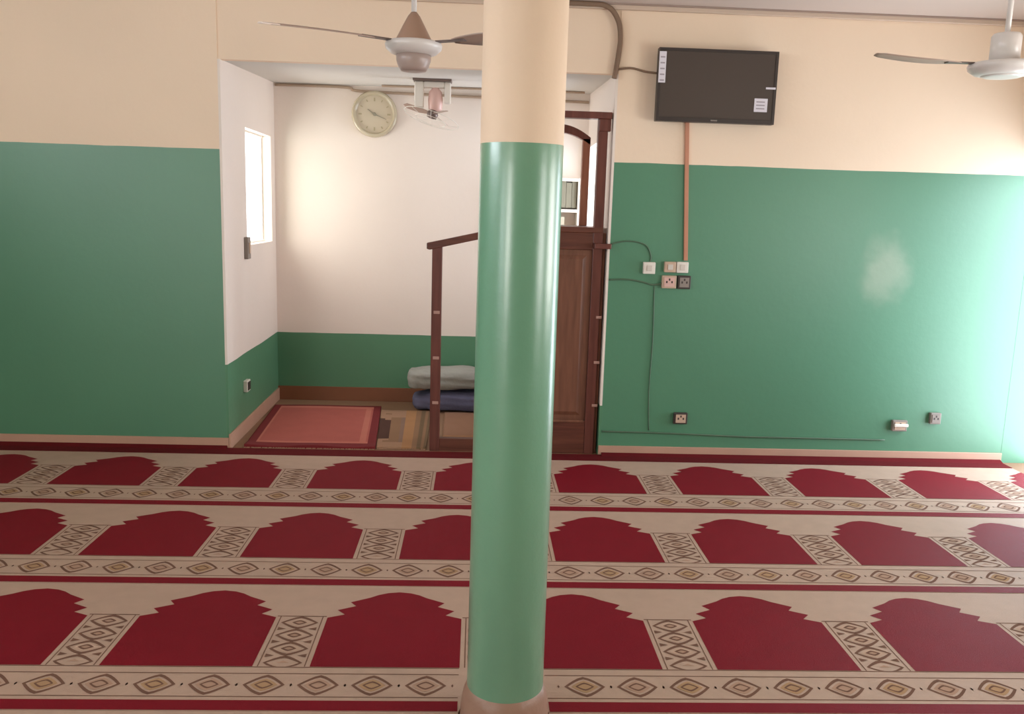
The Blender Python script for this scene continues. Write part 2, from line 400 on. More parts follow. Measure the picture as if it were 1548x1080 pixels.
def carpet(name, label, y0, y1, stripe, xk, ybot, ysc, hole=None, shear=0.0, zt=CT, wid=0.51):
    """y0..y1 extent; red stripe at the near edge; first arch's left edge at xk; arches start at ybot"""
    b = NB(); xk -= (wid - PW)/2
    near = [(CXL, y0), (CXR, y0)]; far = [(CXR, y1), (CXL, y1)]
    if hole == 'near': near = [(CXL, y0)] + notch(y0, 1) + [(CXR, y0)]
    if hole == 'far': far = [(CXR, y1)] + notch(y1, -1)[::-1] + [(CXL, y1)]
    prism(b, near + far, 0.0, zt, 0)
    z = zt + 0.0007; z2 = z + 0.0005; z3 = z2 + 0.0005
    segs = [(CXL, CXR)]
    if hole == 'near': segs = [(CXL, PX-0.149), (PX+0.149, CXR)]
    # the stripe, in short lengths so that it wanders a little
    for s0, s1 in segs:
        poly(b, [(s0, y0+0.001), (s1, y0+0.001), (s1, y0+stripe), (s0, y0+stripe)], z, 1)
    bt = y0 + stripe                       # start of the medallion band
    bh = ybot - bt
    def clear(x, y, m=0.0): return math.hypot(x-PX, y-PY) > 0.155 + m
    # thin brown border lines of the band
    for yy in (bt + 0.10*bh, bt + 0.78*bh, bt + 0.98*bh):
        for s0, s1 in segs:
            if yy < PY+0.16 or hole != 'near': poly(b, [(s0, yy-0.0022), (s1, yy-0.0022), (s1, yy+0.0022), (s0, yy+0.0022)], z, 2)
            else: poly(b, [(s0, yy-0.0022), (s1, yy-0.0022), (s1, yy+0.0022), (s0, yy+0.0022)], z, 2)
    pitch = UNIT / 4; i = 0
    x = xk - UNIT*6 + 0.05
    cy = bt + 0.44*bh; hy = 0.30*bh
    while x < CXR - 0.1:
        if x > CXL + 0.1 and (hole != 'near' or clear(x, cy, 0.06)):
            ring(b, lens(x, cy, 0.070, hy), lens(x, cy, 0.058, hy*0.76), z, 2)
            poly(b, lens(x, cy, 0.046, hy*0.60), z, 3 if i % 2 else 4)
            ring(b, lens(x, cy, 0.032, hy*0.40), lens(x, cy, 0.024, hy*0.26), z2, 2)
            for s in (-1, 1):
                xx = x + s*pitch/2
                poly(b, [(xx-0.004, cy), (xx, cy-0.010), (xx+0.004, cy), (xx, cy+0.010)], z, 2)
        x += pitch; i += 1
    # arches and the latticed strips between them
    k = -6
    while True:
        xl = xk + k*UNIT
        if xl > CXR: break
        cx = xl + wid/2
        pts = []
        for (px, py) in ARCH:
            X = cx + px*wid/PW; Y = ybot + py*ysc
            pts.append((min(max(X, CXL), CXR), Y))
        if CXL + 0.02 < cx + 0.25 and cx - 0.25 < CXR - 0.02:
            # fan of faces so the concave outline fills cleanly
            vs = [b.verts.new((X, Y, z)) for X, Y in pts]
            f = b.faces.new(vs); f.material_index = 1; f.normal_update()
            if f.normal.z < 0: f.normal_flip()
        sx0, sx1 = xl + wid + 0.024, xl + UNIT - 0.024
        if sx0 > CXL and sx1 < CXR:
            h = 0.372*ysc; yb = ybot
            mx = (sx0+sx1)/2; hw = (sx1-sx0)/2
            # frame lines of the strip
            poly(b, [(sx0-0.02, yb+h), (sx1+0.02, yb+h), (sx1+0.02, yb+h+0.006), (sx0-0.02, yb+h+0.006)], z, 2)
            for xx in (sx0-0.006, sx1+0.006):
                poly(b, [(xx-0.0018, yb), (xx+0.0018, yb), (xx+0.0018, yb+h), (xx-0.0018, yb+h)], z, 2)
            p = h / 3.75
            for q in range(4):
                c = yb + h - p*(q+0.5)
                if c - p/2 < yb:       # last one is cut by the band
                    o = [(X, max(Y, yb)) for X, Y in lens(mx, c, hw*0.92, p*0.50)]
                    ii = [(X, max(Y, yb)) for X, Y in lens(mx, c, hw*0.76, p*0.33)]
                    ring(b, o, ii, z, 2)
                    poly(b, [(mx-hw*0.3, max(c, yb)), (mx+hw*0.3, max(c, yb)), (mx, c+p*0.14)], z, 4)
                else:
                    ring(b, lens(mx, c, hw*0.95, p*0.52), lens(mx, c, hw*0.78, p*0.36), z, 2)
                    poly(b, lens(mx, c, hw*0.66, p*0.28), z, 5)
                    ring(b, lens(mx, c, hw*0.38, p*0.19), lens(mx, c, hw*0.22, p*0.09), z2, 2)
                    poly(b, lens(mx, c, hw*0.20, p*0.08), z2, 4)
                # little darts in the corners left by the lenses
                for s in (-1, 1):
                    yy = c - p/2
                    if yy > yb + 0.01:
                        poly(b, [(mx+s*hw*0.96, yy+p*0.12), (mx+s*hw*0.55, yy), (mx+s*hw*0.96, yy-p*0.12)], z2, 2)
        k += 1
    o = obj(name, b, ['beige', 'red', 'brown', 'gold', 'pinkc', 'palec'])
    if shear: o.rotation_euler.z = shear
    tag(o, label, 'carpet', 'rows of prayer carpet across the hall floor')
    return o

carpet('prayer_carpet', 'prayer carpet row farthest back, its small red arches nearest the niche and wall', 4.415, 5.368, 0.068, -2.368, 4.722, 0.945)
carpet('prayer_carpet', 'middle prayer carpet row of red arches, between the farthest and nearest arch rows', 3.455, 4.410, 0.060, -1.756, 3.740, 0.985)
carpet('prayer_carpet', 'nearest full prayer carpet row with large red arches passing behind the green pillar foot', 2.530, 3.450, 0.058, -1.256, 2.797, 1.00, 'near', wid=0.522)
carpet('prayer_carpet', 'beige edge of carpet in front of the pillar along the bottom of the photo', 1.60, 2.526, 0.055, -1.208, 1.855, 1.00, 'far')
b = NB()
n = 40
for i in range(n):
    x0 = CXL + (CXR-CXL)*i/n; x1 = CXL + (CXR-CXL)*(i+1)/n
    box(b, x0, x1, 5.370, 5.508, 0.0, 0.011)
bmesh.ops.remove_doubles(b, verts=b.verts, dist=1e-5)
# the strip's back edge is turned up a little against the skirting
for s0, s1 in ((CXL, NXL-0.01), (NXR+0.02, CXR)):
    prism(b, [(s0, 5.47), (s1, 5.47), (s1, 5.508), (s0, 5.508)], 0.0105, lambda x, y: 0.011 if y < 5.48 else 0.026)
tag(obj('carpet_border_strip', b, 'maroon'), 'dark red carpet border strip running along the foot of the back wall', 'carpet')

# ------------------------------------------------------------------ things lying in the niche
def rug(name, corners, nu, nv, zone, mats, label, cat, amp=0.004, z0=0.010, curl=0.0):
    """bilinear sheet with thickness; zone(u,v) gives the material slot"""
    b = NB(); A, B, C_, E_ = [Vector((c[0], c[1], 0)) for c in corners]   # near-left, near-right, far-right, far-left
    rnd = random.Random(name); ph = [rnd.uniform(0, 6) for _ in range(4)]
    top = []; bot = []
    for j in range(nv+1):
        rt = []; rb = []
        for i in range(nu+1):
            u, v = i/nu, j/nv
            p = (A*(1-u)+B*u)*(1-v) + (E_*(1-u)+C_*u)*v
            h = z0 + amp*(0.5+0.5*math.sin(7*u+ph[0])*math.cos(5*v+ph[1])) + curl*max(0, 1-v/0.10)*(0.5+0.5*math.sin(11*u+ph[2]))
            rt.append(b.verts.new((p.x, p.y, h))); rb.append(b.verts.new((p.x, p.y, 0.001)))
        top.append(rt); bot.append(rb)
    for j in range(nv):
        for i in range(nu):
            f = b.faces.new((top[j][i], top[j][i+1], top[j+1][i+1], top[j+1][i])); f.material_index = zone((i+.5)/nu, (j+.5)/nv); f.smooth = True
            b.faces.new((bot[j][i], bot[j+1][i], bot[j+1][i+1], bot[j][i+1])).material_index = zone((i+.5)/nu, (j+.5)/nv)
    for i in range(nu):
        b.faces.new((bot[0][i], bot[0][i+1], top[0][i+1], top[0][i])).material_index = zone((i+.5)/nu, 0.0)
        b.faces.new((bot[nv][i+1], bot[nv][i], top[nv][i], top[nv][i+1])).material_index = zone((i+.5)/nu, 1.0)
    for j in range(nv):
        b.faces.new((bot[j+1][0], bot[j][0], top[j][0], top[j+1][0])).material_index = zone(0.0, (j+.5)/nv)
        b.faces.new((bot[j][nu], bot[j+1][nu], top[j+1][nu], top[j][nu])).material_index = zone(1.0, (j+.5)/nv)
    o = obj(name, b, mats); tag(o, label, cat); return o

def fringe(parent, p0, p1, length, n, seed):
    b = NB(); r = random.Random(seed)
    p0, p1 = Vector(p0), Vector(p1)
    for i in range(n):
        p = p0.lerp(p1, (i+.5)/n); w = (p1-p0).length/n*0.35
        d = r.uniform(0.75, 1.1)*length; s = r.uniform(-.004, .004)
        box(b, p.x-w+s, p.x+w+s, p.y-d, p.y+0.004, 0.002, 0.006)
    obj('fringe', b, 'fringe', parent)

def z_red(u, v):
    if u < 0.065 or u > 0.925 or v < 0.085 or v > 0.965: return 1
    if v > 0.915 or u < 0.085: return 2
    if 0.915 > u > 0.86 or v < 0.12: return 2
    return 0
rg = rug('prayer_rug', [(-1.50, 5.555), (-0.64, 5.56), (-0.735, 6.79), (-1.575, 6.77)], 60, 60, z_red, ['rugfield', 'rugedge', 'rugband'],
         'faded rose red prayer rug with maroon borders lying in the niche', 'rug', curl=0.012)
fringe(rg, (-1.50, 5.555, 0), (-0.64, 5.56, 0), 0.020, 60, 3)

def z_mat(u, v):
    if u < 0.10: return 2 if 0.2 < v < 0.75 else 4
    if u < 0.22: return 1 if 0.12 < v < 0.16 or 0.86 < v < 0.9 else (2 if 0.20 < v < 0.70 else 4)
    if u < 0.50: return 4 if v > 0.78 or v < 0.12 else (1 if u < 0.42 else 5)
    if u < 0.70: return 0
    if u < 0.80: return 1
    if u < 0.88: return 3
    if u < 0.94: return 1
    return 3
rg = rug('striped_rug', [(-0.635, 5.585), (-0.305, 5.585), (-0.32, 6.66), (-0.72, 6.66)], 50, 50, z_mat, ['matyellow', 'mattan', 'matdark', 'matolive', 'fringe', 'matgrey'],
         'narrow striped rug in yellow, olive and brown between the rose rug and the pulpit post', 'rug')
fringe(rg, (-0.635, 5.585, 0), (-0.305, 5.585, 0), 0.02, 26, 5)
rug('floor_mat', [(-0.20, 5.66), (0.28, 5.66), (0.28, 6.62), (-0.22, 6.62)], 30, 40, lambda u, v: 1 if (0.10 < v < 0.16 or 0.24 < v < 0.28) else 0, ['tan', 'matyellow'],
    'plain tan floor mat between the pulpit threshold and the folded blankets', 'mat')

def bundle(name, m, lobes, label, parent=None, seed=1, amp=0.02, cat='blanket'):
    """a soft folded heap: subdivided super-ellipsoids with creases, fused into one surface"""
    b = NB(); r = random.Random(seed)
    for (cx, cy, cz, sx, sy, sz) in lobes:
        nb = len(b.verts)
        ret = bmesh.ops.create_cube(b, size=2)
        vs = ret['verts']
        es = list({e for v in vs for e in v.link_edges})
        bmesh.ops.subdivide_edges(b, edges=es, cuts=9, use_grid_fill=True)
        b.verts.ensure_lookup_table()
        ph = [r.uniform(0, 6.28) for _ in range(6)]
        for v in list(b.verts)[nb:]:
            p = v.co.copy()
            l4 = (abs(p.x)**4 + abs(p.y)**4 + abs(p.z)**4) ** 0.25
            q = p / l4
            w = 1 + amp*(math.sin(6*q.x+ph[0]+2*q.z) + math.sin(9*q.z+ph[1]+2*q.x) * 0.8 + math.sin(11*q.y+ph[2]) * 0.5 + math.sin(19*q.z+7*q.x+ph[3]) * 0.4)
            v.co = (cx + q.x*sx*w, cy + q.y*sy*w, max(cz + q.z*sz*w, cz - sz))
    for f in b.faces: f.smooth = True
    o = obj(name, b, m, parent)
    rm = o.modifiers.new('fuse', 'REMESH'); rm.mode = 'VOXEL'; rm.voxel_size = 0.012; rm.use_smooth_shade = True
    if label: tag(o, label, cat)
    return o
bundle('folded_blanket', 'quiltblue', [(-0.10, 6.80, 0.084, 0.30, 0.175, 0.076), (-0.36, 6.80, 0.070, 0.12, 0.15, 0.060)],
       'blue folded blanket on the niche floor under a white one, behind the pulpit post', seed=3, amp=0.03)
bundle('folded_blanket', 'quiltwhite', [(-0.20, 6.80, 0.256, 0.29, 0.17, 0.080), (-0.42, 6.79, 0.252, 0.10, 0.15, 0.074)],
       'white folded blanket heaped on top of the blue one, behind the pulpit post', seed=5, amp=0.04)

# ------------------------------------------------------------------ wooden pulpit
P = empty('pulpit', (0.27, 5.56, 0), 'dark wooden pulpit with arched canopy and sloping handrail standing in the niche', 'pulpit')
P_INV = Matrix.Translation((-0.27, -5.56, 0))
def part(name, bm, m, label=None, bevel=0.004, parent=None):
    bm.transform(P_INV)
    o = obj(name, bm, m, parent or P, bevel)
    if label: o['label'] = label
    return o
FY = 5.56
b = NB(); box(b, -0.283, -0.218, FY, FY+0.065, 0, 1.375); lp = part('front_post', b, 'wooddark')
for zz in (0.93, 0.63, 0.33):
    b = NB(); box(b, -0.268, -0.228, FY-0.006, FY, zz-0.010, zz+0.010); part('stud', b, 'studpink', 'small pale stud', 0.002, lp)
b = NB()
pts = [(-0.318, 1.338), (-0.30, 1.332), (0.325, 1.480), (0.325, 1.526), (-0.285, 1.382), (-0.318, 1.375)]
prism_xz(b, pts, FY-0.008, FY+0.06); part('handrail', b, 'woodx')
b = NB(); box(b, -0.218, 0.325, FY+0.005, FY+0.055, 0.0, 0.085); part('threshold', b, 'woodx')
# body: carcase, stiles and a raised panel on the hall side
BX0, BX1 = 0.325, 0.812
b = NB(); box(b, BX0, BX1+0.022, FY+0.02, 6.12, 0, 1.47); part('body', b, 'wood')
b = NB(); box(b, BX1-0.062, BX1, FY-0.004, FY+0.05, 0, 2.18); rp = part('front_post', b, 'wooddark')
for zz in (0.925, 0.625, 0.335):
    b = NB(); box(b, BX1-0.022, BX1+0.016, FY-0.010, FY-0.0035, zz-0.009, zz+0.009); part('stud', b, 'studpink', 'small pale stud', 0.002, rp)
b = NB(); box(b, BX0, BX0+0.06, FY-0.002, FY+0.05, 0, 2.18); part('front_post', b, 'wooddark')
b = NB(); box(b, BX0+0.06, BX1-0.062, FY, FY+0.02, 1.36, 1.47); part('top_rail', b, 'woodx')
b = NB(); box(b, BX0, BX1-0.0, FY-0.006, 6.13, 1.47, 1.505); part('top_board', b, 'woodx')
b = NB(); box(b, BX0+0.06, BX1-0.062, FY, FY+0.02, 0.0, 0.225); part('bottom_rail', b, 'woodx')
b = NB(); box(b, BX0+0.07, BX1-0.072, FY-0.006, FY+0.004, 0.215, 0.232); part('bead', b, 'woodpanel')
b = NB()
x0, x1, z0, z1 = BX0+0.062, BX1-0.064, 0.227, 1.358
v = []
for (i, y) in ((0.0, FY+0.018), (0.035, FY+0.018), (0.06, FY+0.004)):
    v.append([b.verts.new(q) for q in ((x0+i, y, z0+i), (x1-i, y, z0+i), (x1-i, y, z1-i), (x0+i, y, z1-i))])
for r0, r1 in zip(v, v[1:]):
    for i in range(4): b.faces.new((r0[i], r0[(i+1) % 4], r1[(i+1) % 4], r1[i]))
b.faces.new(v[-1]); back = [b.verts.new((q.co.x, FY+0.0205, q.co.z)) for q in v[0]]
b.faces.new(back[::-1])
for i in range(4): b.faces.new((back[i], back[(i+1) % 4], v[0][(i+1) % 4], v[0][i]))
part('panel', b, 'woodpanel', 'lighter brown raised panel', 0)
b = NB(); box(b, BX1-0.062, BX1+0.045, D-0.05, FY-0.003, 1.372, 1.405); part('rail_end', b, 'wooddark')
# canopy
b = NB(); box(b, BX0-0.03, BX1+0.02, FY-0.02, FY+0.06, 2.18, 2.222); part('cornice', b, 'wooddark')
b = NB(); box(b, BX1-0.058, BX1+0.016, FY-0.012, FY+0.05, 2.105, 2.18); part('corner_block', b, 'wooddark')
b = NB(); box(b, BX0-0.016, BX0+0.058, FY-0.012, FY+0.05, 2.105, 2.18); part('corner_block', b, 'wooddark')
for xa in (0.715, BX0+0.005):
    b = NB(); box(b, xa, xa+0.053, 6.06, 6.115, 1.505, 2.10); part('rear_post', b, 'woodwarm', 'reddish brown rear post')
b = NB(); up = []; lo = []
xa, xb = BX0+0.005, 0.768
for i in range(25):
    u = -1 + 2*i/24; x = (xa+xb)/2 + u*(xb-xa)/2
    up.append((x, 2.105 + 0.085*(1-u*u))); lo.append((x, 2.055 + 0.080*(1-u*u) - (0.0 if abs(u) < .9 else 0.0)))
for i in range(24):
    prism_xz(b, [lo[i], lo[i+1], up[i+1], up[i]], 6.06, 6.115)
bmesh.ops.remove_doubles(b, verts=b.verts, dist=1e-5)
part('arch', b, 'wooddark', bevel=0)

# white shelf with books behind the pulpit
S = empty('wall_shelf', (0.57, 6.90, 1.36), 'white open shelf on the niche back wall, seen under the pulpit arch', 'shelf')
S_INV = Matrix.Translation((-0.57, -6.90, -1.36))
def spart(name, bm):
    bm.transform(S_INV); return obj(name, bm, 'shelf', S, 0.002)
for zz in (1.36, 1.605, 1.845):
    b = NB(); box(b, 0.355, 0.785, 6.84, 7.0195, zz-0.012, zz+0.012); spart('shelf_board', b)
for xa in (0.335, 0.785):
    b = NB(); box(b, xa, xa+0.02, 6.84, 7.0195, 1.348, 1.857); spart('side_panel', b)
def book(x, w, h, z, m, label, g):
    b = NB()
    box(b, -w/2, w/2, 0, 0.12, 0, h, 0); box(b, -w/2+0.003, w/2-0.003, 0.004, 0.123, 0.004, h+0.0005, 1)
    o = obj('book', b, [m, 'paper'], None, 0.002, (x, 6.87, z + 0.0125)); return tag(o, label, 'book', g)
x = 0.40
for i, w in enumerate((0.05, 0.045, 0.05, 0.05, 0.055, 0.045, 0.045, 0.04)):
    x += w/2; book(x, w-0.002, 0.195 + 0.012*((i*5) % 3), 1.617-0.0005, 'bookgrey', 'grey green book standing upright on the upper tier of the white shelf', 'grey books on the upper shelf tier'); x += w/2
x = 0.44
for i, w in enumerate((0.045, 0.05, 0.04, 0.06, 0.04)):
    x += w/2; book(x, w-0.002, 0.16 + 0.015*((i*7) % 3), 1.3725-0.0005, 'bookpale' if i != 3 else 'bookgrey',
                   'pale book standing upright on the lower tier of the white shelf' if i != 3 else 'darker grey green book among the pale books on the lower shelf tier',
                   'pale books on the lower shelf tier' if i != 3 else None); x += w/2 + 0.004

# ------------------------------------------------------------------ television
TX0, TX1, TZ0, TZ1, TY = 1.083, 1.822, 2.168, 2.602, 5.430
T = empty('television', ((TX0+TX1)/2, TY, TZ0), 'black flat television mounted high on the cream wall', 'television')
T_INV = Matrix.Translation((-(TX0+TX1)/2, -TY, -TZ0))
def tpart(name, bm, m, label=None, bevel=0.003, parent=None):
    bm.transform(T_INV); o = obj(name, bm, m, parent or T, bevel)
    if label: o['label'] = label
    return o
b = NB()
bz = 0.018
box(b, TX0, TX1, TY+0.004, TY+0.05, TZ0, TZ1)
tpart('housing', b, 'tvframe')
b = NB()
box(b, TX0, TX0+bz, TY-0.004, TY+0.005, TZ0, TZ1); box(b, TX1-bz, TX1, TY-0.004, TY+0.005, TZ0, TZ1)
box(b, TX0+bz, TX1-bz, TY-0.004, TY+0.005, TZ1-bz, TZ1); box(b, TX0+bz, TX1-bz, TY-0.004, TY+0.005, TZ0, TZ0+0.026)
tpart('bezel', b, 'tvframe', bevel=0.0015)
b = NB(); box(b, TX0+bz, TX1-bz, TY, TY+0.0045, TZ0+0.026, TZ1-bz); tpart('screen', b, 'tvscreen', bevel=0)
b = NB(); box(b, 1.32, 1.58, TY+0.05, D, 2.27, 2.50); tpart('wall_bracket', b, 'darkplastic')
b = NB(); box(b, 1.02+0.065, 1.128, TY-0.0055, TY-0.0035, 2.395, 2.578, 0)
for k in range(5): box(b, 1.093, 1.120, TY-0.0062, TY-0.0054, 2.405+0.034*k, 2.413+0.034*k, 1)
tpart('label_strip', b, ['paper', 'paperink'], 'pale paper strip on the screen edge', 0)
b = NB(); box(b, 1.690, 1.772, TY-0.003, TY-0.0005, 2.242, 2.322, 0)
for k in range(3): box(b, 1.702, 1.755, TY-0.0037, TY-0.0029, 2.258+0.02*k, 2.265+0.02*k, 1)
tpart('label_card', b, ['paper', 'paperink'], 'small pale square label', 0)
b = NB(); box(b, 1.755, 1.815, TY-0.0055, TY-0.0035, 2.378, 2.390); tpart('label_tab', b, 'paper', 'thin pale tab', 0)
b = NB(); box(b, 1.425, 1.465, TY-0.0055, TY-0.0035, TZ0+0.009, TZ0+0.016); tpart('badge', b, 'greyplastic', 'small grey mark', 0)

# ------------------------------------------------------------------ wiring on the right of the back wall
def slanted(name, p0, p1, w, m, label, cat, t=0.014):
    b = NB(); (xa, za), (xb, zb) = p0, p1
    prism_xz(b, [(xa-w/2, za), (xa+w/2, za), (xb+w/2, zb), (xb-w/2, zb)][::-1], D-t, D)
    return tag(obj(name, b, m, None, 0.002), label, cat)
slanted('cable_trunking', (1.298, 2.24), (1.348, 1.312), 0.026, 'conduit', 'salmon coloured cable trunking running down from the television to the switches', 'trunking')

def plate(name, x, z, w, h, m, label, cat, rocker=None, wall='back', y=None, holes=False):
    """a surface box with its rocker or socket face"""
    t = empty(name, (x, D if y is None else y, z), label, cat)
    b = NB(); box(b, -w/2, w/2, -0.028, 0.0, -h/2, h/2); obj('back_box', b, m, t, 0.004)
    if holes:
        b = NB(); box(b, -w*0.36, w*0.36, -0.032, -0.028, -h*0.36, h*0.36, 0)
        for (a, c) in ((-0.18, 0), (0.18, 0), (0, 0.2)):
            box(b, a*w-0.005, a*w+0.005, -0.0326, -0.0318, c*h-0.007, c*h+0.007, 1)
        obj('socket_face', b, [rocker, 'darkplastic'], t)
    else:
        b = NB(); prism_xz(b, [(-w*0.22, -h*0.25), (w*0.22, -h*0.25), (w*0.22, h*0.25), (-w*0.22, h*0.25)], -0.034, -0.027); obj('rocker', b, rocker, t, 0.002)
    if wall == 'left': t.rotation_euler.z = PI/2
    return t
plate('light_switch', 1.112, 1.258, 0.078, 0.075, 'whiteplastic', 'white square light switch, leftmost of the cluster below the television', 'switch', 'rocker')
plate('light_switch', 1.247, 1.268, 0.074, 0.068, 'creamplastic', 'cream switch directly left of the white one at the trunking foot', 'switch', 'rocker')
plate('light_switch', 1.327, 1.268, 0.076, 0.070, 'whiteplastic', 'white switch at the foot of the salmon trunking', 'switch', 'rocker')
plate('power_socket', 1.246, 1.172, 0.094, 0.082, 'creamplastic', 'cream power socket below the cream switch, left of the dark one', 'socket', 'pinkplastic', holes=True)
plate('power_socket', 1.344, 1.172, 0.084, 0.086, 'darkplastic', 'dark power socket in the switch cluster, lower right', 'socket', 'greyplastic', holes=True)
plate('power_socket', 1.378, 0.270, 0.092, 0.076, 'darkplastic', 'dark power socket low on the green wall below the switch cluster', 'socket', 'creamplastic', holes=True)
t = plate('power_socket', 2.865, 0.250, 0.100, 0.074, 'greyplastic', 'grey power socket with a white bar low on the wall near the bright corner', 'socket', 'creamplastic', holes=True)
b = NB(); box(b, -0.045, 0.050, -0.045, -0.032, -0.004, 0.016); obj('white_bar', b, 'whiteplastic', t, 0.003)  # pale bar across the socket face
plate('power_socket', 3.105, 0.305, 0.072, 0.076, 'greyplastic', 'plain grey power socket nearest the bright doorway', 'socket', 'greyplastic', holes=True)
t = plate('power_socket', nx(5.95), 0.335, 0.085, 0.08, 'whiteplastic', 'small white power socket low on the left side of the niche', 'socket', 'darkplastic', 'left', 5.95, True)
t = plate('switch_box', nx(6.06), 1.285, 0.075, 0.15, 'greyplastic', 'small grey box beside the lower corner of the niche window', 'box', 'creamplastic', 'left', 6.045)

def cable(name, pts, r, m, label, cat='cable', smooth=True, group=None):
    b = NB(); tube(b, smoothpath(pts) if smooth else pts, r, 8); o = obj(name, b, m); return tag(o, label, cat, group)
cable('cable_bundle', [(0.30, D-0.055, 2.84), (0.62, D-0.05, 2.845), (0.76, D-0.045, 2.835), (0.832, D-0.03, 2.76), (0.852, D-0.022, 2.66), (0.845, D-0.022, 2.55), (0.826, D-0.022, 2.42)], 0.016,
      'cable', 'thick brown cable bundle bending down from the ceiling beside the pulpit')
cable('cable', [(0.842, D-0.012, 2.475), (0.93, D-0.02, 2.485), (1.02, D-0.03, 2.465), (1.12, D-0.05, 2.455)], 0.007, 'cable', 'short thin cable from the brown bundle to the television')
cable('cable', [(0.858, D-0.006, 1.405), (0.97, D-0.006, 1.425), (1.08, D-0.006, 1.405), (1.12, D-0.006, 1.34), (1.118, D-0.006, 1.297)], 0.005, 'wiregreen', 'thin dark cable looping to the white leftmost switch')
cable('cable', [(0.858, D-0.006, 1.175), (0.98, D-0.006, 1.18), (1.08, D-0.006, 1.165), (1.14, D-0.006, 1.15), (1.20, D-0.008, 1.16)], 0.006, 'wiregreen', 'thin dark cable running from the pulpit to the cream socket')
cable('cable', [(1.155, D-0.005, 1.14), (1.165, D-0.005, 0.8), (1.16, D-0.005, 0.45), (1.175, D-0.005, 0.18)], 0.004, 'wiregreen', 'faint green painted cable running straight down from the switch cluster')
cable('cable', [(0.86, D-0.006, 0.168), (1.3, D-0.006, 0.163), (1.8, D-0.006, 0.150), (2.3, D-0.006, 0.148), (2.78, D-0.006, 0.146)], 0.006, 'wiregreen', 'long dark cable running low along the right green wall')
# cables along the top of the niche
cable('cable', [(-1.59, NY-0.012, 2.502), (-1.25, NY-0.012, 2.505), (-1.02, NY-0.012, 2.50), (-0.94, NY-0.012, 2.478), (-0.4, NY-0.012, 2.468), (0.2, NY-0.012, 2.462), (0.86, NY-0.012, 2.455)], 0.011,
      'cablepale', 'pale brown cable along the top of the niche back wall above the clock')
cable('cable', [(-0.75, 6.86, nceil(0, 6.86)-0.010), (-0.3, 6.82, nceil(0, 6.82)-0.010), (0.3, 6.80, nceil(0, 6.80)-0.010), (0.8, 6.80, nceil(0, 6.8)-0.010)], 0.009, 'cablepale', 'thinner cable across the niche ceiling just in front of the wall cable')

# ------------------------------------------------------------------ wall clock
K = empty('wall_clock', (-0.822, NY, 2.305), 'round pale gold wall clock on the white niche wall', 'clock')
def ydisc(bm, prof, seg=64, mi=0):
    """lathe about the y axis facing -y; prof = (radius, depth towards the hall)"""
    n0 = len(bm.verts); lathe(bm, prof, seg, mi=mi)
    bm.verts.ensure_lookup_table()
    bmesh.ops.rotate(bm, verts=list(bm.verts)[n0:], cent=(0, 0, 0), matrix=Matrix.Rotation(PI/2, 3, 'X'))
b = NB(); ydisc(b, [(0.160, 0.0), (0.172, 0.008), (0.178, 0.026), (0.170, 0.042), (0.156, 0.046), (0.146, 0.036), (0.142, 0.020)]); obj('rim', b, 'clockrim', K)
b = NB(); ydisc(b, [(0.148, 0.004), (0.148, 0.0205)], mi=0)
for k in range(12):
    a = k*PI/6; l = 0.026 if k % 3 == 0 else 0.018; w = 0.006 if k % 3 == 0 else 0.004
    n0 = len(b.verts); box(b, -w, w, -0.0222, -0.0203, 0.125-l, 0.125, 1); b.verts.ensure_lookup_table()
    bmesh.ops.rotate(b, verts=list(b.verts)[n0:], cent=(0, 0, 0), matrix=Matrix.Rotation(a, 3, 'Y'))
ri = [(0.098, 0.0203), (0.098, 0.0215), (0.094, 0.0215), (0.094, 0.0203)]
ydisc(b, [(0.094, 0.0203), (0.098, 0.0203), (0.098, 0.0212), (0.094, 0.0212), (0.094, 0.0203)], mi=1) if False else None
obj('dial', b, ['clockdial', 'clockmark'], K)
for (nm, ang, l, w, y) in (('hour_hand', -0.95, 0.065, 0.006, -0.0245), ('minute_hand', 1.95, 0.10, 0.0045, -0.0270)):
    b = NB(); prism_xz(b, [(-w, -0.015), (w, -0.015), (w*0.5, l), (-w*0.5, l)], y-0.0015, y)
    bmesh.ops.rotate(b, verts=b.verts, cent=(0, 0, 0), matrix=Matrix.Rotation(ang, 3, 'Y')); obj(nm, b, 'clockhand', K)
b = NB(); ydisc(b, [(0.013, 0.020), (0.013, 0.030), (0.008, 0.031)], 24); obj('hub', b, 'clockhand', K)

